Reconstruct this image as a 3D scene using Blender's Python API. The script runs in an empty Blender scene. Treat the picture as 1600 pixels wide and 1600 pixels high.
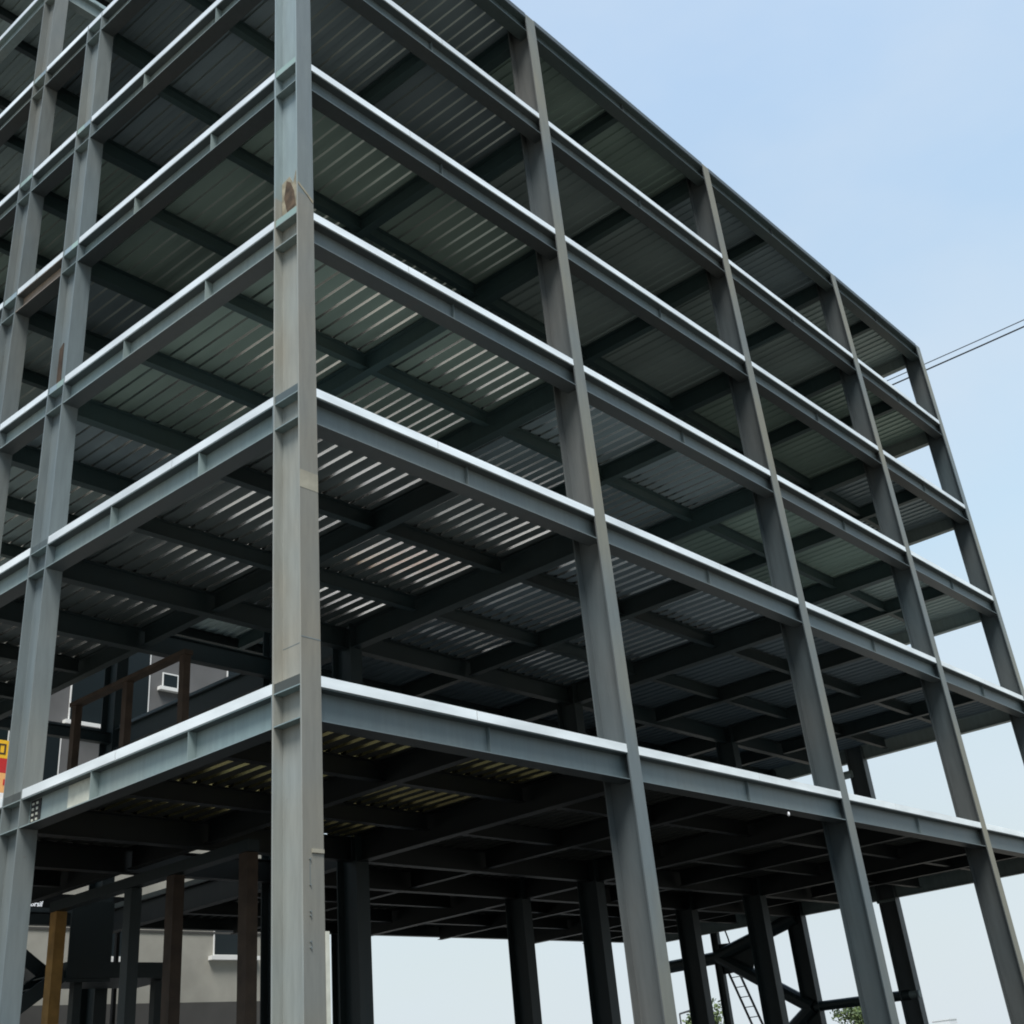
import bpy, bmesh, math, random
from mathutils import Matrix, Vector
random.seed(7)
SC = bpy.context.scene
COL = SC.collection
R_ = math.radians

# ------------------------------------------------------------------ helpers
def lin(c):
    return tuple(((v/255)/12.92 if v/255 <= .04045 else ((v/255+.055)/1.055)**2.4) for v in c)

class MB:
    """collects shapes and links them as ONE mesh object"""
    def __init__(s): s.v = []; s.f = []; s.m = []
    def raw(s, vs, fs, mi=0):
        o = len(s.v); s.v += [tuple(v) for v in vs]
        for f in fs: s.f.append(tuple(i+o for i in f)); s.m.append(mi)
        return s
    def box(s, x0, x1, y0, y1, z0, z1, mi=0):
        x0, x1 = min(x0, x1), max(x0, x1); y0, y1 = min(y0, y1), max(y0, y1); z0, z1 = min(z0, z1), max(z0, z1)
        v = [(x0,y0,z0),(x1,y0,z0),(x1,y1,z0),(x0,y1,z0),(x0,y0,z1),(x1,y0,z1),(x1,y1,z1),(x0,y1,z1)]
        return s.raw(v, [(0,3,2,1),(4,5,6,7),(0,1,5,4),(1,2,6,5),(2,3,7,6),(3,0,4,7)], mi)
    def extr(s, prof, o, u, v, w, L, mi=0):
        """closed 2-D outline (u,v) swept along w"""
        o, u, v, w = Vector(o), Vector(u), Vector(v), Vector(w); n = len(prof)
        if u.cross(v).dot(w) < 0: prof = prof[::-1]
        a = [o+u*p[0]+v*p[1] for p in prof]; b = [p+w*L for p in a]
        return s.raw(a+b, [tuple(range(n))[::-1], tuple(range(n, 2*n))] + [(i,(i+1)%n,(i+1)%n+n,i+n) for i in range(n)], mi)
    def bar(s, a, b, hw, hh, up=(0,0,1), mi=0):
        a, b = Vector(a), Vector(b); w = (b-a); L = w.length; w /= L
        u = w.cross(Vector(up)).normalized(); v = u.cross(w)
        return s.extr([(-hw,-hh),(hw,-hh),(hw,hh),(-hw,hh)], a, u, v, w, L, mi)
    def tube(s, pts, r, n=8, mi=0):
        pts = [Vector(p) for p in pts]; rr = r if isinstance(r, (list, tuple)) else [r]*len(pts)
        o = len(s.v); prev = None
        for i, p in enumerate(pts):
            t = (pts[min(i+1, len(pts)-1)]-pts[max(i-1, 0)]).normalized()
            u = t.orthogonal() if prev is None else (prev-t*prev.dot(t))
            u.normalize(); prev = u; w = t.cross(u)
            for k in range(n):
                a = 2*math.pi*k/n; s.v.append(tuple(p+(u*math.cos(a)+w*math.sin(a))*rr[i]))
        for i in range(len(pts)-1):
            for k in range(n):
                s.f.append((o+i*n+k, o+i*n+(k+1)%n, o+(i+1)*n+(k+1)%n, o+(i+1)*n+k)); s.m.append(mi)
        s.f.append(tuple(o+k for k in range(n))[::-1]); s.m.append(mi)
        s.f.append(tuple(o+(len(pts)-1)*n+k for k in range(n))); s.m.append(mi)
        return s
    def build(s, name, mats, parent=None, smooth=False):
        me = bpy.data.meshes.new(name); me.from_pydata(s.v, [], s.f)
        for m in (mats if isinstance(mats, (list, tuple)) else [mats]): me.materials.append(m)
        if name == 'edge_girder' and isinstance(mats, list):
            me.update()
            s.m = [1 if p.normal.z < -.9 else 0 for p in me.polygons]  # downward faces take the darker colour that paints in their shade
        me.polygons.foreach_set('material_index', s.m)
        if smooth: me.polygons.foreach_set('use_smooth', [True]*len(s.f))
        me.update()
        o = bpy.data.objects.new(name, me); COL.objects.link(o)
        if parent: attach(o, parent)
        return o

def attach(o, p):
    o.parent = p
    q = p; m = Matrix.Identity(4)
    chain = []
    while q: chain.append(q); q = q.parent
    for q in reversed(chain): m = m @ q.matrix_parent_inverse @ Matrix.LocRotScale(q.location, q.rotation_euler, q.scale)
    o.matrix_parent_inverse = m.inverted()

def thing(name, label, cat, loc=(0,0,0), group=None):
    o = bpy.data.objects.new(name, None); COL.objects.link(o); o.location = loc; o.empty_display_size = .3
    return tag(o, label, cat, group)
def tag(o, label, cat, group=None):
    o['label'] = label; o['category'] = cat
    if group: o['group'] = group
    return o

# ------------------------------------------------------------------ materials
def mat(name, base, rough=.6, metal=0., noise=None, bump=0., spec=.4):
    m = bpy.data.materials.new(name); m.use_nodes = True
    nt = m.node_tree; b = nt.nodes['Principled BSDF']
    b.inputs['Base Color'].default_value = (*base, 1); b.inputs['Roughness'].default_value = rough
    b.inputs['Metallic'].default_value = metal; b.inputs['Specular IOR Level'].default_value = spec
    tc = nt.nodes.new('ShaderNodeTexCoord')
    if noise:
        n = nt.nodes.new('ShaderNodeTexNoise'); n.inputs['Scale'].default_value = noise[0]; n.inputs['Detail'].default_value = 6
        nt.links.new(tc.outputs['Object'], n.inputs['Vector'])
        r = nt.nodes.new('ShaderNodeValToRGB'); r.color_ramp.elements[0].position = .32; r.color_ramp.elements[1].position = .7
        r.color_ramp.elements[0].color = (*[c*(1-noise[1]) for c in base], 1); r.color_ramp.elements[1].color = (*[min(1, c*(1+noise[1])) for c in base], 1)
        nt.links.new(n.outputs['Fac'], r.inputs['Fac']); nt.links.new(r.outputs['Color'], b.inputs['Base Color'])
        if bump:
            bp = nt.nodes.new('ShaderNodeBump'); bp.inputs['Strength'].default_value = bump; bp.inputs['Distance'].default_value = .02
            nt.links.new(n.outputs['Fac'], bp.inputs['Height']); nt.links.new(bp.outputs['Normal'], b.inputs['Normal'])
    return m

def steel_paint(name, a, b_, rust=.0, rough=.48, zsplit=None, warm=None):
    """primer-painted steel: slow drift between two paint batches, per-member tone, streaks, a little rust"""
    m = bpy.data.materials.new(name); m.use_nodes = True
    nt = m.node_tree; L = nt.links.new; N = nt.nodes.new
    bs = nt.nodes['Principled BSDF']; bs.inputs['Specular IOR Level'].default_value = .45
    tc = N('ShaderNodeTexCoord')
    mp = N('ShaderNodeMapping'); mp.inputs['Scale'].default_value = (.35, .35, .22); L(tc.outputs['Object'], mp.inputs['Vector'])
    n1 = N('ShaderNodeTexNoise'); n1.inputs['Scale'].default_value = 1.0; n1.inputs['Detail'].default_value = 3; L(mp.outputs['Vector'], n1.inputs['Vector'])
    r1 = N('ShaderNodeValToRGB'); r1.color_ramp.elements[0].position = .36; r1.color_ramp.elements[1].position = .66
    r1.color_ramp.elements[0].color = (*a, 1); r1.color_ramp.elements[1].color = (*b_, 1); L(n1.outputs['Fac'], r1.inputs['Fac'])
    col = r1.outputs['Color']
    if zsplit:
        sp = N('ShaderNodeSeparateXYZ'); L(tc.outputs['Object'], sp.inputs['Vector'])
        rz = N('ShaderNodeMapRange'); rz.inputs['From Min'].default_value = zsplit; rz.inputs['From Max'].default_value = zsplit-.05
        L(sp.outputs['Z'], rz.inputs['Value'])
        mx = N('ShaderNodeMix'); mx.data_type = 'RGBA'; L(rz.outputs['Result'], mx.inputs['Factor']); L(col, mx.inputs['A'])
        mx.inputs['B'].default_value = (*warm, 1)
        n5 = N('ShaderNodeTexNoise'); n5.inputs['Scale'].default_value = .45; L(tc.outputs['Object'], n5.inputs['Vector'])
        mm = N('ShaderNodeMath'); mm.operation = 'MULTIPLY'; L(rz.outputs['Result'], mm.inputs[0]); L(n5.outputs['Fac'], mm.inputs[1])
        m3 = N('ShaderNodeMath'); m3.operation = 'MULTIPLY'; m3.inputs[1].default_value = 1.6; m3.use_clamp = True; L(mm.outputs[0], m3.inputs[0])
        L(m3.outputs[0], mx.inputs['Factor']); col = mx.outputs['Result']
    oi = N('ShaderNodeObjectInfo')
    rr = N('ShaderNodeMapRange'); rr.inputs['To Min'].default_value = .86; rr.inputs['To Max'].default_value = 1.12; L(oi.outputs['Random'], rr.inputs['Value'])
    n2 = N('ShaderNodeTexNoise'); n2.inputs['Scale'].default_value = 9; n2.inputs['Detail'].default_value = 8; n2.inputs['Roughness'].default_value = .65
    mp2 = N('ShaderNodeMapping'); mp2.inputs['Scale'].default_value = (1, 1, .12); L(tc.outputs['Object'], mp2.inputs['Vector']); L(mp2.outputs['Vector'], n2.inputs['Vector'])
    r2 = N('ShaderNodeMapRange'); r2.inputs['From Min'].default_value = .3; r2.inputs['From Max'].default_value = .7; r2.inputs['To Min'].default_value = .86; r2.inputs['To Max'].default_value = 1.1
    L(n2.outputs['Fac'], r2.inputs['Value'])
    ml = N('ShaderNodeMath'); ml.operation = 'MULTIPLY'; L(rr.outputs['Result'], ml.inputs[0]); L(r2.outputs['Result'], ml.inputs[1])
    vm = N('ShaderNodeVectorMath'); vm.operation = 'SCALE'; L(col, vm.inputs[0]); L(ml.outputs[0], vm.inputs['Scale'])
    col = vm.outputs['Vector']
    if rust:
        n3 = N('ShaderNodeTexNoise'); n3.inputs['Scale'].default_value = 1.7; n3.inputs['Detail'].default_value = 10; n3.inputs['Roughness'].default_value = .7
        L(tc.outputs['Object'], n3.inputs['Vector'])
        r3 = N('ShaderNodeMapRange'); r3.inputs['From Min'].default_value = .66; r3.inputs['From Max'].default_value = .74; r3.inputs['To Max'].default_value = rust
        L(n3.outputs['Fac'], r3.inputs['Value'])
        mx = N('ShaderNodeMix'); mx.data_type = 'RGBA'; L(r3.outputs['Result'], mx.inputs['Factor']); L(col, mx.inputs['A']); mx.inputs['B'].default_value = (.11, .06, .035, 1)
        col = mx.outputs['Result']
    L(col, bs.inputs['Base Color'])
    rg = N('ShaderNodeMapRange'); rg.inputs['To Min'].default_value = rough-.1; rg.inputs['To Max'].default_value = rough+.14; L(n2.outputs['Fac'], rg.inputs['Value']); L(rg.outputs['Result'], bs.inputs['Roughness'])
    bp = N('ShaderNodeBump'); bp.inputs['Strength'].default_value = .12; bp.inputs['Distance'].default_value = .01; L(n2.outputs['Fac'], bp.inputs['Height']); L(bp.outputs['Normal'], bs.inputs['Normal'])
    return m

def galv(name, base, rough, metal, var=.25, sc=(1.2, .25, 1.2)):
    m = bpy.data.materials.new(name); m.use_nodes = True
    nt = m.node_tree; L = nt.links.new; N = nt.nodes.new; bs = nt.nodes['Principled BSDF']
    bs.inputs['Metallic'].default_value = metal
    tc = N('ShaderNodeTexCoord'); mp = N('ShaderNodeMapping'); mp.inputs['Scale'].default_value = sc; L(tc.outputs['Object'], mp.inputs['Vector'])
    n = N('ShaderNodeTexNoise'); n.inputs['Scale'].default_value = 1.5; n.inputs['Detail'].default_value = 7; L(mp.outputs['Vector'], n.inputs['Vector'])
    oi = N('ShaderNodeObjectInfo')
    rr = N('ShaderNodeMapRange'); rr.inputs['To Min'].default_value = 1-var*.6; rr.inputs['To Max'].default_value = 1+var*.4; L(oi.outputs['Random'], rr.inputs['Value'])
    r = N('ShaderNodeMapRange'); r.inputs['From Min'].default_value = .3; r.inputs['From Max'].default_value = .7; r.inputs['To Min'].default_value = 1-var; r.inputs['To Max'].default_value = 1+var*.35
    L(n.outputs['Fac'], r.inputs['Value'])
    ml = N('ShaderNodeMath'); ml.operation = 'MULTIPLY'; L(rr.outputs['Result'], ml.inputs[0]); L(r.outputs['Result'], ml.inputs[1])
    vm = N('ShaderNodeVectorMath'); vm.operation = 'SCALE'; vm.inputs[0].default_value = base; L(ml.outputs[0], vm.inputs['Scale'])
    L(vm.outputs['Vector'], bs.inputs['Base Color'])
    rg = N('ShaderNodeMapRange'); rg.inputs['To Min'].default_value = rough-.08; rg.inputs['To Max'].default_value = rough+.12; L(n.outputs['Fac'], rg.inputs['Value']); L(rg.outputs['Result'], bs.inputs['Roughness'])
    return m

M = {}
M['steel'] = steel_paint('steel_primer', (.195, .26, .265), (.225, .265, .25), rust=.35)
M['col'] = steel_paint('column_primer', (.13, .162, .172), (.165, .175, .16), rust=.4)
M['corner'] = steel_paint('corner_column_primer', (.21, .265, .285), (.21, .265, .265), rust=.35, zsplit=16.0, warm=(.245, .24, .205))
M['dark'] = steel_paint('dark_shaded_steel', (.013, .025, .028), (.018, .027, .027), rust=.12)  # dark steel; interior shade of the frame is put into this colour
M['col_mid'] = steel_paint('second_column_shade', (.085, .105, .112), (.115, .118, .112), rust=.3)  # column paint darkened: web shade put into the colour
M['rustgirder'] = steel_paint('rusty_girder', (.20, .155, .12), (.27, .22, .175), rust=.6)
M['flange_warm'] = steel_paint('weathered_lit_flange', (.12, .145, .15), (.195, .185, .135), rust=.4)  # olive-beige paint, also paler so street faces look better lit
M['col_far'] = steel_paint('far_column_shade', (.045, .064, .072), (.062, .07, .07), rust=.2)  # column paint darkened further: shade on the far webs is in the colour
M['corner_f_shade'] = steel_paint('corner_flange_shade', (.12, .145, .155), (.13, .15, .145), rust=.35, zsplit=15.78, warm=(.165, .155, .125))  # street face of the corner column, shade painted in against the web
M['dark_low'] = steel_paint('lowest_floor_steel_shade', (.008, .012, .013), (.010, .013, .013), rust=.1)  # near black: deep shade of the lowest ceiling put into the colour
M['dark_up'] = steel_paint('upper_interior_steel_shade', (.030, .058, .062), (.036, .060, .058), rust=.12)  # upper floors: lighter, teal version of the painted-in interior shade
M['soffit_shade'] = steel_paint('girder_soffit_shade', (.055, .07, .075), (.065, .072, .072), rust=.15)  # underside shade painted in as a darker steel colour
M['girder'] = steel_paint('street_girder_shade', (.10, .135, .145), (.125, .15, .15), rust=.2)  # same paint as the left girders, darkened for the less lit side
M['strip'] = galv('edge_trim_metal', (.90, .93, .92), .30, .35, .22, (.5, .5, 2))
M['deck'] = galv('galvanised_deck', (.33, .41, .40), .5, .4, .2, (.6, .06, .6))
M['deck_mid'] = galv('galvanised_deck_mid_shade', (.095, .118, .118), .45, .45, .2, (.6, .06, .6))  # same deck sheet, darkened: ceiling shade put into the colour
M['deck_low'] = galv('galvanised_deck_low_shade', (.09, .098, .09), .5, .4, .2, (.6, .06, .6))  # same deck sheet with the lowest ceiling's shade in its colour
M['rib'] = galv('rib_side_streak', (.96, .97, .95), .2, 1., .22, (.5, .12, .5))  # bright sheen streaks painted as near-white metal on one rib side
M['rib_dull'] = galv('rib_side_faint_streak', (.52, .58, .56), .34, .8, .35, (.5, .12, .5))  # weaker painted sheen streak for the upper floors
M['rib_warm'] = galv('rib_side_warm_light', (1., .9, .42), .2, 1., .5, (1.4, .3, .6))  # yellow reflected light painted into the rib sides
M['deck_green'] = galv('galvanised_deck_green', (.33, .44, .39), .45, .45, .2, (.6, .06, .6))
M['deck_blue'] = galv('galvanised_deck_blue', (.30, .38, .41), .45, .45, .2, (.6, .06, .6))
M['deck_deep'] = galv('galvanised_deck_deep_shade', (.10, .135, .155), .6, .2, .2, (.6, .06, .6))  # same deck sheet, deep-bay shade put into the colour
M['conc_low'] = mat('bounce_deck_topping', (.50, .49, .465), .85, noise=(.8, .2))  # unseen floor tops kept pale to bounce light onto the rib sides
M['conc'] = mat('deck_topping', (.11, .11, .105), .85, noise=(.8, .2))
M['rooftrim'] = steel_paint('roof_edge_paint', (.06, .075, .085), (.07, .085, .09))
M['roofg'] = steel_paint('roof_girder_paint', (.05, .075, .078), (.06, .08, .08))
M['brown'] = mat('red_brown_primer', (.055, .037, .025), .7, noise=(3, .3))
M['ochre'] = mat('ochre_primer', (.36, .20, .055), .65, noise=(3, .25))
M['cream'] = mat('cream_patch', (.52, .52, .44), .7, noise=(5, .15))
M['stain'] = mat('dark_rust_stain', (.085, .058, .036), .85, noise=(5, .55))
M['tan'] = mat('tan_patch', (.27, .255, .20), .7, noise=(5, .15))
M['rustplate'] = mat('weathered_splice', (.26, .235, .17), .75, noise=(6, .35))
M['black'] = mat('dark_gap', (.02, .02, .02), .8)
M['white'] = mat('white_paint', (.8, .8, .8), .5)

# ------------------------------------------------------------------ grid (metres), solved from the photograph
X = [0.0, 7.616, 15.938, 24.205, 31.308]
Y = [0.318, 7.643, 10.197, 17.35]
Z = {1: 7.114, 2: 11.873, 3: 15.473, 4: 19.065, 5: 22.642, 6: 26.155, 7: 29.70, 8: 33.25}
B, D = .355, .635               # column flange width (x) and depth (y)
ST = .155                       # floor edge height
GD = .485                       # girder depth

B0 = thing('steel_frame_building', 'unfinished multi-storey grey steel frame building with open floors and pale edge strips', 'building', (0, 0, 0))

def i_prof(w, h, tf=.018, tw=.012):
    a, b = w/2, tw/2
    return [(-a,-h),(a,-h),(a,-h+tf),(b,-h+tf),(b,-tf),(a,-tf),(a,0),(-a,0),(-a,-tf),(-b,-tf),(-b,-h+tf),(-a,-h+tf)]
def beam_x(name, x0, x1, y, zt, w, h, m, tf=.018):
    return MB().extr(i_prof(w, h, tf), (x0, y, zt), (0,1,0), (0,0,1), (1,0,0), x1-x0).build(name, m, B0)
def beam_y(name, y0, y1, x, zt, w, h, m, tf=.018):
    return MB().extr(i_prof(w, h, tf), (x, y0, zt), (1,0,0), (0,0,1), (0,1,0), y1-y0).build(name, m, B0)
def h_col(x, y, z0, z1, b=B, d=D, tf=.03, tw=.02, name='column', m=None):
    a, e = b/2, d/2; t = tw/2
    p = [(-a,-e),(a,-e),(a,-e+tf),(t,-e+tf),(t,e-tf),(a,e-tf),(a,e),(-a,e),(-a,e-tf),(-t,e-tf),(-t,-e+tf),(-a,-e+tf)]
    o = MB().extr(p, (x, y, z0), (1,0,0), (0,1,0), (0,0,1), z1-z0)
    o.box(x-b/2-.12, x+b/2+.12, y-d/2-.1, y+d/2+.1, z0, z0+.04)
    o = o.build(name, m or M['col'], B0)
    if isinstance(m, list):
        for q in o.data.polygons:
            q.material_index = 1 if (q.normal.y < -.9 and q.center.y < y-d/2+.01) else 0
    return o

# ---- columns
for i, x in enumerate(X):
    for j, y in enumerate(Y):
        if i == 4 and j == 1: continue
        top = Z[6]-.03
        if i == 0 and j >= 2 or (i == 1 and j >= 2): top = Z[8]-.03
        inner = j > 0 and i > 0
        c = h_col(x, y, 0, top, m=[M['corner'], M['corner_f_shade']] if (i == 0 and j == 0) else (M['dark'] if inner else [M['col_far'] if i > 1 else M['col_mid'] if i == 1 else M['col'], M['flange_warm'] if i else M['col']]))
        if i == 0 and j == 0:
            C0 = c; c['label'] = 'nearest corner column, blue grey above its splice and beige grey below'
        if i == 0 and j == 1: CL1 = c
        if i == 0 and j < 3:                                   # continuity plates in the web recess facing the street
            for lv, z in Z.items():
                if lv >= 7 and j < 2: continue
                for zz in (z-ST-.02, z-ST-GD):
                    MB().box(x-B/2+.004, x-.011, y-D/2+.031, y+D/2-.031, zz, zz+.018).build('stiffener_plate', M['steel'], c)
gc = h_col(X[4], 6.5, 0, Z[6]-.03, name='column', m=M['col_far'])
h_col(X[4]+.002, 13.72, 0, Z[1]-ST-GD-.01, b=.2, d=.3, tf=.015, tw=.01, name='column', m=M['dark'])

# ---- perimeter girders, edge strips
def strip_x(x0, x1, y, z, m, h=ST):
    xj = x0+(x1-x0)*random.uniform(.3, .75); e = random.uniform(-.004, .003)
    return MB().box(x0, xj-.006, y+.004, y+.012, z-h, z).box(xj+.006, x1, y+.003, y+.011, z-h+e, z+e).box(x0, x1, y+.0125, y+.09, z-h-.001, z-h+.004).build('edge_strip', m, B0)
def strip_y(y0, y1, x, z, m, h=ST):
    yj = y0+(y1-y0)*random.uniform(.3, .75); e = random.uniform(-.004, .003)
    return MB().box(x+.004, x+.012, y0, yj-.006, z-h, z).box(x+.003, x+.011, yj+.006, y1, z-h+e, z+e).box(x+.0125, x+.09, y0, y1, z-h-.001, z-h+.004).build('edge_strip', m, B0)
for lv in range(1, 7):
    z = Z[lv]; zg = z-ST-.003
    for i in range(4):                                         # street side
        x0, x1 = X[i]+B/2, X[i+1]-B/2
        g = beam_x('edge_girder', X[i]+.02, X[i+1]-.02, .19, zg, .33, GD, [M['girder'] if lv < 6 else M['roofg'], M['soffit_shade'] if lv < 6 else M['roofg']])
        xm = (X[i]+X[i+1])/2
        MB().box(xm-.005, xm+.005, .115, .183, zg-GD+.02, zg-.02).build('stiffener', M['soffit_shade'] if lv == 6 else M['girder'], g)
        # end cleat plates with bolts
        MB().box(x0+.03, x0+.045, .06, .182, zg-GD+.05, zg-.05).build('end_plate', M['dark'], g)
        strip_x(x0+.002, x1-.002, 0, z, M['rooftrim'] if lv == 6 else M['strip'])
        strip_x(X[i]+B/2+.002, X[i+1]-B/2-.002, Y[3]+D/2-.02, z, M['rooftrim'] if i == 0 and lv < 3 else M['strip'])
        beam_x('edge_girder', X[i]+.02, X[i+1]-.02, Y[3]+.1, zg, .2, .3, M['dark'])
    for j in range(3):                                         # left side
        y0, y1 = Y[j]+D/2, Y[j+1]-D/2
        if lv == 6 and j == 0: y1 += .64
        g = beam_y('edge_girder', Y[j]+D/2+.003, Y[j+1]-D/2-.003, -.0, zg, .33, GD, [M['steel'], M['soffit_shade']])
        if lv == 4 and j == 1: g.data.materials[0] = M['rustgirder']; g['label'] = 'rust brown girder between the two left columns'
        if j == 0 and lv < 6:
            ya = Y[0]+D/2+.004
            mb = MB().box(-.172, .172, ya, ya+.022, zg-GD-.01, zg-.004)
            for k in range(4):
                for xx in (-.11, .11): mb.tube([(xx, ya+.022, zg-.07-k*.115), (xx, ya+.05, zg-.07-k*.115)], .016, 6)
            mb.build('end_plate', M['girder'], g)
        ys = (2.62, 5.22) if j == 0 else ((12.6, 15.0) if j == 2 else ())
        for yy in ys:
            MB().box(-.16, -.007, yy-.007, yy+.007, zg-GD+.02, zg-.02).build('stiffener', M['steel'], g)
        if lv == 1 and j == 0: GL1 = g
        strip_y(y0+.002, y1-.002, -B/2, z, M['strip'])
        # gable side
        yy0, yy1 = [(Y[0], 6.5), (6.5, Y[2]), (Y[2], Y[3])][j]
        beam_y('edge_girder', yy0+D/2, yy1-D/2, X[4]+.045, zg, .24, GD, M['steel'])
        strip_y(yy0+D/2, yy1-D/2, X[4]+B/2-.02, z, M['strip'])
# paint patch, bolted connection at far end of lowest left girder
zg = Z[1]-ST-.003
o = MB().box(-.011, -.0065, 5.30, 6.12, zg-GD+.025, zg-.03).build('paint_patch', M['cream'], GL1); o['label'] = 'pale cream patch on the grey girder web'
mb = MB().box(-.021, -.0065, 6.95, 7.26, zg-GD+.04, zg-.04, 0)
for k in range(4):
    for q in range(2):
        mb.box(-.037, -.0215, 7.02+q*.13, 7.07+q*.13, zg-GD+.09+k*.09, zg-GD+.13+k*.09, 1)
o = mb.build('bolted_plate', [M['black'], M['cream']], GL1)

# ---- inner girders, mid beams, joists
VOID = lambda i, j, half: (i == 0 and half == 1 and j in (1, 2))     # stair void on floors 1 and 2
for lv in range(1, 7):
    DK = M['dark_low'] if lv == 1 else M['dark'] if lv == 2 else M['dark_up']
    z = Z[lv]; zg = z-ST-.003
    for i in range(4):
        xm = (X[i]+X[i+1])/2
        for j in (1, 2):
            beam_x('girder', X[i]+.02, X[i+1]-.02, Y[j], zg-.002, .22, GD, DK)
        for j in range(3):
            y0, y1 = Y[j]+D/2+.003, Y[j+1]-D/2-.003
            if i < 3: beam_y('cross_girder', y0, y1, X[i+1], zg-.004, .26, GD+.06, DK)
            yb0 = .36 if j == 0 else Y[j]+.12
            yb1 = Y[j+1]-.12
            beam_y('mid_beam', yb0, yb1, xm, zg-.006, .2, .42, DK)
        for y in (2.62, 5.22, 12.6, 15.0):
            beam_x('joist', X[i]+.14, (X[i+1]-.14) if not (i == 0 and lv <= 2 and y > 10) else xm-.11, y, zg-.008, .16, .33, DK, .014)

# ---- profiled floor decks (ribs run front to back)
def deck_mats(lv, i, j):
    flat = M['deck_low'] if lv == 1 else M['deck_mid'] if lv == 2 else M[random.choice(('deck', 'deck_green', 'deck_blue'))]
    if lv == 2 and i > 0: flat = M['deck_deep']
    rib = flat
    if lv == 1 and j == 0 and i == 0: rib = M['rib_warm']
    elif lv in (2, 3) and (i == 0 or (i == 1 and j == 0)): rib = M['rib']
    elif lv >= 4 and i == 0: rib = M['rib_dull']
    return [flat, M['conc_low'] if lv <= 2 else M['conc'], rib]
def deck(x0, x1, y0, y1, z, pitch=.335, lv=5, i=0, j=0):
    zb = z-ST; n = max(1, round((x1-x0)/pitch)); p = (x1-x0)/n
    prof = [(x0, z-.012)]
    pts = []
    for k in range(n):
        a = x0+k*p
        pts += [(a, zb+.0), (a+p*.36, zb+.0), (a+p*.435, zb+.040), (a+p*.925, zb+.040)]
    pts += [(x1, zb)]
    outline = pts+[(x1, z-.012), (x0, z-.012)]
    mb = MB(); o = [Vector((u, y0, v)) for u, v in outline]; q = [Vector((u, y1, v)) for u, v in outline]; m = len(outline)
    vs = o+q; fs = [(i, i+m, (i+1) % m+m, (i+1) % m) for i in range(m)]
    for f in range(m):
        mb.f.append(fs[f]); mb.m.append(1 if f == m-2 else (2 if (f < m-3 and f % 4 == 3) else 0))
    mb.v = [tuple(v) for v in vs]
    # end closures: one quad per segment
    top = z-.012
    for k in range(len(pts)-1):
        (u0, v0), (u1, v1) = pts[k], pts[k+1]
        mb.raw([(u0,y0,v0),(u1,y0,v1),(u1,y0,top),(u0,y0,top)], [(0,1,2,3)])
        mb.raw([(u0,y1,v0),(u1,y1,v1),(u1,y1,top),(u0,y1,top)], [(3,2,1,0)])
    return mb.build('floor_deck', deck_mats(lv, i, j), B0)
for lv in range(1, 7):
    z = Z[lv]
    for i in range(4):
        for j in range(3):
            x0 = X[i]+.004 if i else -B/2+.014; x1 = X[i+1]-.004 if i < 3 else X[4]+B/2-.03
            y0 = Y[j]+.004 if j else .014; y1 = Y[j+1]-.004 if j < 2 else Y[3]+D/2-.03
            if i == 0 and j > 0 and lv <= 2: x1 = (X[0]+X[1])/2+.1
            deck(x0, x1, y0, y1, z, lv=lv, i=i, j=j)

# ---- taller rear block: one more storey from the third left column on
for z in (Z[7], Z[8]):
    zg = z-ST-.003
    beam_y('edge_girder', Y[2]+D/2, Y[3]-D/2, -.045, zg, .24, GD, M['steel'])
    beam_y('edge_girder', Y[2]+D/2, Y[3]-D/2, X[1], zg, .24, GD, M['steel'])
    beam_x('edge_girder', .02, X[1]-.02, Y[2]-.1, zg, .24, GD, M['steel'])
    beam_x('edge_girder', .02, X[1]-.02, Y[3], zg, .24, GD, M['steel'])
    for y in (12.6, 15.0): beam_x('joist', .1, X[1]-.14, y, zg-.008, .16, .33, M['dark'], .014)
    strip_y(Y[2]+D/2, Y[3]-D/2, -B/2, z, M['strip'])
    deck(-B/2+.014, X[1]+.1, Y[2]-.2, Y[3]+D/2-.03, z)

# ---- corner column splice and fittings
mb = MB()
mb.extr([(.045, 15.62), (.595, 15.62), (.60, 16.36), (.40, 16.42), (.30, 16.2), (.22, 16.46), (.10, 16.52), (.06, 16.40)], (-.03, 0, 0), (0,1,0), (0,0,1), (1,0,0), .019)
mb.build('splice_plate', M['rustplate'], C0)
mb = MB().extr([(.22, 15.66), (.46, 15.64), (.54, 16.0), (.47, 16.36), (.36, 16.26), (.27, 16.02)], (-.033, 0, 0), (0,1,0), (0,0,1), (1,0,0), .0025)
mb.build('rust_stain', M['stain'], C0)
MB().extr([(.032, 15.80), (.085, 15.74), (.075, 16.3), (.032, 16.5)], (-.05, 0, 0), (0,1,0), (0,0,1), (1,0,0), .018).build('splice_edge', M['brown'], C0)
mb = MB(); mb.extr([(-.165, 15.98), (.165, 15.72), (.165, 15.66), (-.165, 15.93)], (0, -.008, 0), (1,0,0), (0,0,1), (0,1,0), .0085)
mb.build('weld_seam', M['rustplate'], C0)
MB().box(-.176, .176, -.0035, .0005, 10.0, 10.3).build('paint_patch', M['tan'], C0)
MB().box(-.176, .176, -.003, .0005, 7.63, 7.645).box(-.012, -.0095, .03, .60, 7.63, 7.642).build('weld_seam', M['col'], C0)
MB().box(.178, .245, -.006, .004, 0.05, 3.75).box(.237, .245, .004, .06, 0.05, 3.75).build('edge_angle', M['cream'], C0)
MB().box(-.03, .17, -.02, -.0005, 4.70, 4.75).build('bracket', M['tan'], C0)
mb = MB()
for zz in (4.62, 4.30, 3.98, 3.93, 3.62, 3.55): mb.tube([(-.06, .002, zz), (-.06, -.018, zz)], .014, 8)
mb.box(-.066, -.054, -.004, -.0005, 4.32, 4.60)
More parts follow.
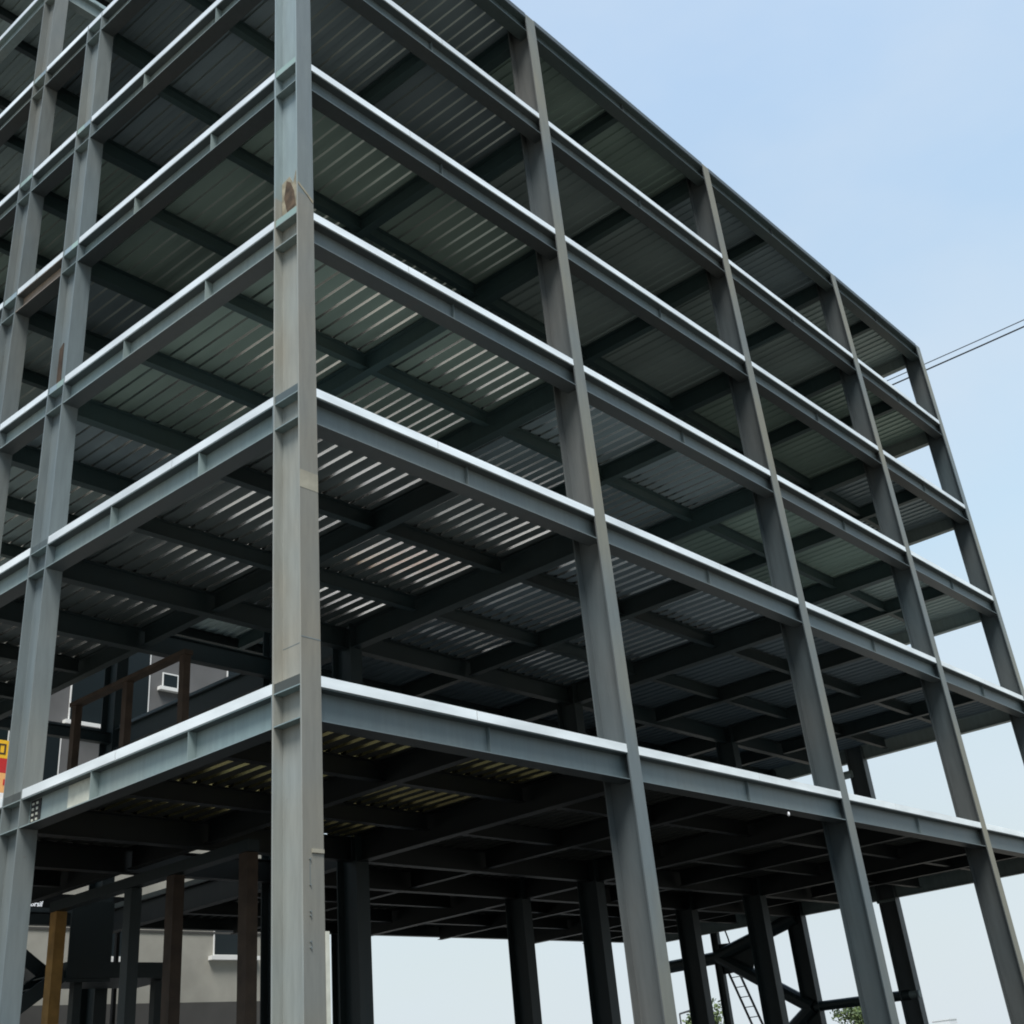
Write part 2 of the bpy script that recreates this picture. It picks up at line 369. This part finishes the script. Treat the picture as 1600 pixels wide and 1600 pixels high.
mb.build('bolt_row', M['col'], C0)
MB().extr([(7.78, 15.5), (7.93, 15.5), (7.93, 16.5), (7.80, 16.6)], (-.032, 0, 0), (0,1,0), (0,0,1), (1,0,0), .021).build('rust_patch', M['brown'], CL1)

# ---- brown stair-well posts and beam
for y, z1, z2, m in ((13.1, 0, 6.2, 'ochre'), (10.3, 0, 6.4, 'dark'), (8.85, 0, 6.4, 'brown'), (6.55, 0, 6.4, 'brown'),
                     (13.05, Z[1], 10.75, 'brown'), (10.97, Z[1], 10.75, 'brown'), (8.83, Z[1], 10.75, 'brown')):
    mm = M[m]; q = .125 if z1 == 0 else .085
    o = MB().extr([(-q,-q),(q,-q),(q,q),(-q,q)], (4.02, y, z1), (1,0,0), (0,1,0), (0,0,1), min(z2, 6.2)-z1 if z1 == 0 else z2-z1).build('stair_well_post', mm, B0)
    if m == 'ochre': o['label'] = 'ochre painted stair well post'
MB().box(3.90, 4.13, 8.7, 13.2, 10.752, 10.85).build('stair_well_beam', M['brown'], B0)
MB().box(3.88, 4.15, 6.4, 13.25, 6.21, 6.42).build('stair_well_beam', M['dark'], B0)

# ---- inner stair (dark steel, switchback)
def flight_x(x0, z0, x1, z1, y0, y1):
    mb = MB(); n = 11
    for yy in (y0, y1): mb.bar((x0, yy, z0), (x1, yy, z1), .03, .16)
    mb.bar((x0, (y0+y1)/2, z0-.06), (x1, (y0+y1)/2, z1-.06), (y1-y0)/2-.035, .02)
    for k in range(n):
        t = (k+.5)/n; xa = x0+(x1-x0)*t; za = z0+(z1-z0)*t
        mb.box(xa-.14, xa+.14, y0+.031, y1-.031, za+.05, za+.08)
    return mb.build('stair_flight', M['dark'], B0)
flight_x(5.2, 5.2, .95, 2.4, 14.7, 15.5)
flight_x(5.2, 5.3, 3.0, 6.75, 15.6, 16.4)
MB().box(5.2, 8.25, 14.6, 16.5, 5.08, 5.42).build('stair_landing', M['dark'], B0)
MB().box(.0+.3, .95, 14.6, 16.5, 2.2, 2.4).build('stair_landing', M['dark'], B0)
flight_x(.95, 2.3, 4.4, .1, 15.6, 16.4)
MB().box(5.25, 6.35, 14.66, 14.70, 5.0, 6.75).build('stair_panel', M['dark'], B0)
for xx in (5.75, 7.9): MB().box(xx-.1, xx+.1, 15.0, 15.2, 0, 5.07).build('stair_post', M['dark'], B0)
# ---- gable braces (dark pipe)
def pipe(a, b, r=.15):
    return MB().tube([a, b], r, 12).build('pipe_brace', M['dark'], B0, smooth=False)
gx = X[4]
pipe((gx, 6.5, 3.45), (gx, Y[2]-.1, 3.5), .16)
pipe((gx, Y[2], 3.5), (gx, 13.72, 5.62), .24)
pipe((gx, 13.72, 5.62), (gx, Y[2], 6.45), .24)
pipe((gx, Y[2], 3.5), (gx, 13.72, 1.3), .24)
pipe((gx, 13.72, 5.6), (gx, 17.2, 5.55), .22)
mb = MB()
mb.extr([(13.6, 5.0), (13.6, 6.05), (12.1, 5.95), (12.3, 5.0)], (gx-.01, 0, 0), (0,1,0), (0,0,1), (1,0,0), .02)
mb.build('gusset_plate', M['dark'], B0)
MB().tube([(gx-.02, 6.75, 3.45), (gx-.02, 6.15, 3.44)], .12, 12).build('pipe_stub', M['steel'], B0)
MB().tube([(gx-.1, 6.9, 6.42), (gx-.1, 6.2, 6.42)], .05, 8).build('pipe_stub', M['steel'], B0)
MB().tube([(gx-.1, 7.2, 10.82), (gx-.1, 6.75, 10.82)], .14, 8).build('pipe_stub', M['steel'], B0)

# ------------------------------------------------------------------ lamp bulb under the lowest floor
b = thing('light_bulb', 'small white bulb hanging under the lowest street-side girder', 'light bulb', (13.16, .06, 6.47))
MB().tube([(13.16, .06, 6.472), (13.16, .06, 6.43)], .02, 8).build('socket', M['black'], b)
MB().tube([(13.16, .06, 6.43), (13.16, .06, 6.41), (13.16, .06, 6.38), (13.16, .06, 6.35), (13.16, .06, 6.335)], [.015, .026, .032, .024, .008], 12).build('glass_bulb', M['white'], b, smooth=True)

# ------------------------------------------------------------------ setting
M['ground'] = mat('ground_soil', (.20, .18, .145), .95, noise=(.15, .3), bump=.3)
g = MB().raw([(-2500,-2500,0),(2500,-2500,0),(2500,2500,0),(-2500,2500,0)], [(0,1,2,3)]).build('ground', M['ground']); g['kind'] = 'structure'
M['floor'] = mat('low_bounce_paving', (.035, .034, .032), .9, noise=(.4, .2))  # near black so the unseen paving bounces little light upwards
g = MB().box(-16, 36, -9, 19, -.2, .004).build('pavement', M['floor']); g['kind'] = 'structure'

M['yard'] = mat('bounce_yard_concrete', (.33, .32, .30), .9, noise=(.4, .12))
g = MB().box(-25, 45, 19.6, 31.9, -.2, .004).build('rear_bounce_yard', M['yard']); g['kind'] = 'structure'  # unseen pale yard, added to bounce light onto the rear wall
# rear rendered building
M['wall'] = mat('grey_render', (.335, .325, .28), .85, noise=(.6, .16))
M['wall_up'] = mat('dark_grey_render', (.12, .12, .118), .85, noise=(.6, .18))
M['wall2'] = mat('dark_plinth_render', (.065, .063, .058), .85, noise=(.6, .15))
M['glass'] = mat('dark_window_glass', (.012, .018, .02), .3, spec=.2)
M['sill'] = mat('white_sill', (.75, .75, .72), .6)
yb = 32.0
KB = (yb+12.609)/32.609
fx = lambda x: -10.78+(x+10.78)*KB
fz = lambda z: 1.6+(z-1.6)*KB
rb = thing('rendered_building', 'pale grey rendered building with white window sills behind the steel frame', 'building', (fx(2), yb, 0))
MB().box(-12, fx(16.0), yb, yb+9, fz(5.1), fz(9.5)).build('wall', M['wall'], rb)
MB().box(-12, fx(16.0), yb, yb+9, fz(9.5), fz(18.5)).build('upper_wall', M['wall_up'], rb)
MB().box(-12.05, fx(16)+.05, yb-.06, yb+9.05, 0, fz(5.1)).build('plinth', M['wall2'], rb)
MB().box(-12.04, fx(16)+.04, yb-.04, yb+9.04, fz(6.98), fz(7.04)).build('string_course', M['wall2'], rb)
MB().box(-12.2, fx(16)+.2, yb-.2, yb+9.2, fz(18.5), fz(18.75)).build('roof_edge', M['sill'], rb)
def window(x0, x1, z0, z1, sill=True):
    x0, x1, z0, z1 = fx(x0), fx(x1), fz(z0), fz(z1)
    f = MB().box(x0, x1, yb-.03, yb-.001, z0, z1).build('window', M['sill'], rb)
    MB().box(x0+.06, x1-.06, yb-.037, yb-.031, z0+.06, z1-.06).build('pane', M['glass'], f)
    if sill: MB().box(x0-.22, x1+.22, yb-.25, yb-.001, z0-.16, z0-.005).build('sill', M['sill'], f)
for (x0, x1, z0, z1) in ((7.75, 10.45, 12.75, 16.2), (13.13, 14.6, 6.36, 8.3), (9.46, 10.2, 6.28, 7.9), (7.0, 7.6, 10.6, 12.5), (4.6, 6.0, 10.6, 12.5), (10.6, 12.0, 10.6, 12.6), (13.4, 14.8, 10.6, 12.6),  # first, largest window is added only to darken the wall there
                         (4.6, 6.0, 14.0, 15.6), (10.9, 11.5, 14.3, 14.8), (13.4, 14.8, 14.4, 16.0), (1.0, 2.4, 6.36, 8.2), (1.0, 2.4, 10.6, 12.5), (-3, -1.6, 10.6, 12.5)):
    window(x0, x1, z0, z1)

# lit letters on a dark fascia
M['lit'] = mat('white_sign_letters', (.9, .9, .9), .5)
b_ = M['lit'].node_tree.nodes['Principled BSDF']; b_.inputs['Emission Color'].default_value = (.9, .95, 1, 1); b_.inputs['Emission Strength'].default_value = .6
sg = thing('fascia_sign', 'dark fascia sign with small white letters, seen behind the second left column', 'sign', (7.6, 18.9, 0))
MB().box(6.2, 9.4, 18.9, 18.98, 6.9, 7.7).build('board', M['black'], sg)
for xx in (6.35, 9.25): MB().box(xx-.05, xx+.05, 18.99, 19.09, 0, 7.6).build('post', M['black'], sg)
def text(name, s, size, loc, rot, m, parent, depth=.01):
    c = bpy.data.curves.new(name, 'FONT'); c.body = s; c.size = size; c.extrude = depth; c.align_x = 'LEFT'
    t = bpy.data.objects.new(name, c); COL.objects.link(t)
    dg = bpy.context.evaluated_depsgraph_get(); me = bpy.data.meshes.new_from_object(t.evaluated_get(dg))
    bpy.data.objects.remove(t); bpy.data.curves.remove(c)
    me.transform(Matrix.Translation(loc) @ Matrix.Rotation(rot[2], 4, 'Z') @ Matrix.Rotation(rot[0], 4, 'X'))
    me.materials.clear(); me.materials.append(m)
    o = bpy.data.objects.new(name, me); COL.objects.link(o); attach(o, parent)
    return o
text('letters', 'Brsif', .19, (6.52, 18.885, 7.36), (R_(90), 0, 0), M['lit'], sg)

# red and yellow shop sign
M['yel'] = mat('sign_yellow', (.85, .50, .03), .5); M['red'] = mat('sign_red', (.50, .03, .03), .5); M['org'] = mat('sign_orange', (.80, .42, .16), .5)
ss = thing('shop_sign', 'tall yellow, red and orange sign panel at the left edge beside the grey column', 'sign', (.45, 9.5, 7.105))
x0, x1, yy = .04, .92, 9.5
for nm, m, z0, z1 in (('yellow_panel', 'yel', 8.26, 8.60), ('red_panel', 'red', 7.985, 8.258), ('orange_panel', 'org', 7.62, 7.983), ('white_panel', 'white', 7.36, 7.618)):
    MB().box(x0, x1, yy, yy+.05, z0, z1).build(nm, M[m], ss)
mb = MB()
for xx in (.42, .12, .68): mb.box(xx, xx+.15, yy-.006, yy-.001, 8.33, 8.36).box(xx, xx+.15, yy-.006, yy-.001, 8.50, 8.53).box(xx, xx+.035, yy-.006, yy-.001, 8.362, 8.498).box(xx+.115, xx+.15, yy-.006, yy-.001, 8.362, 8.498)
mb.build('characters', M['brown'], ss)
mb = MB()
for k in range(5): mb.box(.1+k*.16, .19+k*.16, yy-.006, yy-.001, 7.76, 7.87)
mb.build('red_marks', M['red'], ss)
for xx in (.12, .84): MB().box(xx-.03, xx+.03, yy+.052, yy+.11, 7.105, 8.5).build('post', M['black'], ss)

# aluminium ladder by the gable
M['alu'] = mat('ladder_metal', (.10, .10, .11), .45, .6)
ld = thing('ladder', 'slim dark ladder leaning beside the gable end of the frame', 'ladder', (33.9, 13.3, 0))
A = Vector((33.6, 13.0, 0)); T = Vector((32.45, 14.15, 5.3))
off = Vector((.03, -.42, 0))
for s in (0, 1): MB().bar(A+off*s, T+off*s, .03, .04).build('rail', M['alu'], ld)
for k in range(1, 15):
    p = A+(T-A)*(k/15.0); MB().tube([p, p+off], .016, 6).build('rung', M['alu'], ld)
pts = [Vector((32.5, 14.08, 6.9)).lerp(Vector((32.5, 13.88, 5.3)), t/8)+Vector((0, .12*math.sin(math.pi*t/8)*-1, 0)) for t in range(9)]
tag(MB().tube(pts, .03, 6).build('cable', M['black']), 'short dark cable hanging above the ladder top', 'cable')

# street lamp far right
lp = thing('street_lamp', 'thin street lamp far behind the frame, left of the ladder', 'street lamp', (60, 35.2, 0))
MB().tube([(60,35.2,0),(60,35.2,5.5)], [.08,.05], 8).build('pole', M['alu'], lp)
MB().bar((60,35.2,5.5), (60,34.4,5.6), .05, .05).build('arm', M['alu'], lp)
MB().bar((60,34.7,5.55), (60,34.2,5.6), .12, .04).build('lamp_head', M['alu'], lp)

# distant block, haze mixed into its wall and window colours
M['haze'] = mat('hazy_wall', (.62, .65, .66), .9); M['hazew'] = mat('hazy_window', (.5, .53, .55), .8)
az = R_(23.34); P = Vector((-10.78, -12.61, 0)); dst = 620
c = P+Vector((math.cos(az), math.sin(az), 0))*dst
hb = thing('distant_block', 'pale distant building top painted in haze tones low on the right', 'building', c)
MB().box(c.x-4, c.x+4, c.y-4, c.y+4, 0, 14.6).build('wall', M['haze'], hb)
MB().box(c.x-4.2, c.x+4.2, c.y-4.2, c.y+4.2, 14.6, 15.1).build('roof', M['haze'], hb)
for zz in (9.5, 12): MB().box(c.x-4.1, c.x-4.01, c.y-3.2, c.y+3.2, zz, zz+1.1).build('window', M['hazew'], hb)

# power lines and their poles
M['wire'] = mat('wire_black', (.015, .015, .015), .6)
for zt, r, lab in ((30.12, .022, 'upper, thinner black overhead line right of the roof corner'), (29.80, .036, 'lower, thicker black overhead line right of the roof corner')):
    pts = [(40, -26+4.3*k, zt+.0016*((-26+4.3*k)-2)**2*.4) for k in range(23)]
    tag(MB().tube(pts, r, 6).build('power_line', M['wire']), lab, 'cable', 'overhead lines')
for y, lab in ((68.6, 'tall slim pole carrying the overhead lines behind the frame'), (-26, 'tall slim pole carrying the overhead lines on the street side')):
    zt = 29.8+.0016*(y-2)**2*.4
    t = thing('utility_pole', lab, 'pole', (40, y, 0), 'poles of the overhead lines')
    MB().tube([(40, y+.3, 0), (40, y+.3, zt+1)], [.35, .16], 12).build('mast', M['conc'], t)
    MB().box(39.95, 40.05, y-.02, y+.3, zt-.12, zt-.02).build('crossarm', M['alu'], t)

# trees
M['bark'] = mat('bark', (.09, .07, .05), .9, noise=(6, .3))
M['leafa'] = mat('leaf_light', (.10, .14, .045), .6, noise=(1.5, .35)); M['leafb'] = mat('leaf_dark', (.05, .08, .028), .6, noise=(1.5, .35))
def tree(px, py, h, seed, label, spread=.42):
    rnd = random.Random(seed); t = thing('broadleaf_tree', label, 'tree', (px, py, 0), 'trees beyond the site')
    th = h*.38; mb = MB().tube([(px,py,0),(px+.05*h*.2,py,th*.5),(px,py+.03*h,th),(px,py,h*.7)], [h*.035,h*.026,h*.02,h*.008], 8)
    lobes = []
    for k in range(11):
        a = rnd.uniform(0, 6.28); rr = rnd.uniform(.1, 1)*h*spread*.72; zz = h*rnd.uniform(.42, .9); rr *= 1-.5*max(0, (zz/h-.6)/.4)
        p = (px+math.cos(a)*rr, py+math.sin(a)*rr, zz); lobes.append((p, h*rnd.uniform(.1, .17)))
        mb.tube([(px, py, th*rnd.uniform(.75, 1.2)), ((px+p[0])/2, (py+p[1])/2, (th+zz)/2+.03*h), p], [h*.014, h*.009, h*.004], 5)
    mb.build('trunk', M['bark'], t)
    cr = MB(); s = h*.02
    for (p, r) in lobes:
        for _ in range(330):
            d = Vector((rnd.gauss(0,1), rnd.gauss(0,1), rnd.gauss(0,1))).normalized()*r*rnd.uniform(.45, 1.15)
            q = Vector(p)+Vector((d.x, d.y, d.z*.8)); n = Vector((rnd.gauss(0,1), rnd.gauss(0,1), rnd.gauss(0,1)+.8)).normalized()
            u = n.orthogonal().normalized(); u.rotate(Matrix.Rotation(rnd.uniform(0, 6.28), 3, n)); v = n.cross(u); e = s*rnd.uniform(.7, 1.4)
            cr.raw([q-u*e, q-v*e*.55, q+u*e, q+v*e*.55], [(0,1,2,3)], 0 if rnd.random() < .55 else 1)
    cr.build('crown', [M['leafa'], M['leafb']], t)
def polar(azd, dd): a = R_(azd); return -10.78+dd*math.cos(a), -12.61+dd*math.sin(a)
for k, (azd, dd, h, lab) in enumerate(((26.6, 82, 4.9, 'bushy green tree whose crown shows low behind the third street-side column'),
                                       (32.95, 78, 5.6, 'olive tree low behind the gable, seen left of the ladder'),
                                       (34.6, 95, 4.9, 'small tree low in the gap right of the first street-side column'),
                                       (29.3, 90, 4.0, 'small tree far behind the gable between the ladder and the bushy tree'))):
    x, y = polar(azd, dd); tree(x, y, h, 11+k, lab)

# ------------------------------------------------------------------ light: hazy daylight
SUN_EL, SUN_AZ = R_(57), R_(219)         # azimuth from +x towards +y, direction TO the sun
w = bpy.data.worlds.new('World'); SC.world = w; w.use_nodes = True
nt = w.node_tree; L = nt.links.new; N = nt.nodes.new
bg = nt.nodes['Background']; bg.inputs['Strength'].default_value = .1
sky = N('ShaderNodeTexSky'); sky.sky_type = 'NISHITA'; sky.sun_disc = False
sky.sun_elevation = SUN_EL; sky.sun_rotation = math.pi/2-SUN_AZ; sky.dust_density = 3.0; sky.air_density = 1.2
tc = N('ShaderNodeTexCoord'); sp = N('ShaderNodeSeparateXYZ'); L(tc.outputs['Generated'], sp.inputs['Vector'])
rp = N('ShaderNodeValToRGB'); cr = rp.color_ramp
stops = [(0.0, (222, 231, 235)), (.08, (219, 231, 235)), (.22, (212, 230, 240)), (.36, (201, 228, 248)), (.55, (193, 221, 248)), (.72, (188, 216, 247)), (1.0, (178, 208, 242))]
while len(cr.elements) < len(stops): cr.elements.new(.5)
for e, (p, c3) in zip(cr.elements, stops): e.position = p; e.color = (*lin(c3), 1)
L(sp.outputs['Z'], rp.inputs['Fac'])
ns = N('ShaderNodeTexNoise'); ns.inputs['Scale'].default_value = 1.6; ns.inputs['Detail'].default_value = 4; L(tc.outputs['Generated'], ns.inputs['Vector'])
nr = N('ShaderNodeMapRange'); nr.inputs['From Min'].default_value = .3; nr.inputs['From Max'].default_value = .7; nr.inputs['To Min'].default_value = 9.8; nr.inputs['To Max'].default_value = 10.4; L(ns.outputs['Fac'], nr.inputs['Value'])
ns2 = N('ShaderNodeTexNoise'); ns2.inputs['Scale'].default_value = 2.3; ns2.inputs['Detail'].default_value = 5; ns2.inputs['Roughness'].default_value = .55
mpc = N('ShaderNodeMapping'); mpc.inputs['Scale'].default_value = (1, 1, 2.2); mpc.inputs['Location'].default_value = (3.1, 1.7, .4); L(tc.outputs['Generated'], mpc.inputs['Vector']); L(mpc.outputs['Vector'], ns2.inputs['Vector'])
nc = N('ShaderNodeMapRange'); nc.inputs['From Min'].default_value = .4; nc.inputs['From Max'].default_value = .72; nc.inputs['To Max'].default_value = .55; L(ns2.outputs['Fac'], nc.inputs['Value'])
mc = N('ShaderNodeMix'); mc.data_type = 'RGBA'; L(nc.outputs['Result'], mc.inputs['Factor']); L(rp.outputs['Color'], mc.inputs['A']); mc.inputs['B'].default_value = (*lin((220, 233, 246)), 1)
sc_ = N('ShaderNodeVectorMath'); sc_.operation = 'SCALE'; L(mc.outputs['Result'], sc_.inputs[0]); L(nr.outputs['Result'], sc_.inputs['Scale'])
mx = N('ShaderNodeMix'); mx.data_type = 'RGBA'; mx.inputs['Factor'].default_value = .95
L(sky.outputs['Color'], mx.inputs['A']); L(sc_.outputs['Vector'], mx.inputs['B']); L(mx.outputs['Result'], bg.inputs['Color'])
sl = bpy.data.lights.new('sun', 'SUN'); sl.energy = 4.6; sl.angle = R_(24); sl.color = (1, .965, .92)
so = bpy.data.objects.new('sun', sl); COL.objects.link(so)
d = Vector((math.cos(SUN_EL)*math.cos(SUN_AZ), math.cos(SUN_EL)*math.sin(SUN_AZ), math.sin(SUN_EL)))
so.rotation_euler = d.to_track_quat('Z', 'Y').to_euler(); so.location = d*60

# ------------------------------------------------------------------ camera
cam = bpy.data.cameras.new('camera'); co = bpy.data.objects.new('camera', cam); COL.objects.link(co)
cR = Vector((.6493002, -.7540152, -.0993501)); cU = Vector((-.3123009, -.3834509, .8691568)); cF = Vector((.6934533, .5333165, .4844544))
co.matrix_world = Matrix(((cR.x, cU.x, -cF.x, -10.78043), (cR.y, cU.y, -cF.y, -12.60885), (cR.z, cU.z, -cF.z, 1.6), (0, 0, 0, 1)))
cam.sensor_width = 36; cam.lens = 1883.148/1600*36
cam.shift_x = (800-827.412)/1600; cam.shift_y = (672.078-800)/1600
cam.clip_start = .1; cam.clip_end = 6000
SC.camera = co
SC.cycles.pixel_filter_type = 'BLACKMAN_HARRIS'; SC.cycles.filter_width = 1.9
SC.view_settings.view_transform = 'Standard'; SC.view_settings.look = 'None'; SC.view_settings.exposure = 0; SC.view_settings.gamma = 1
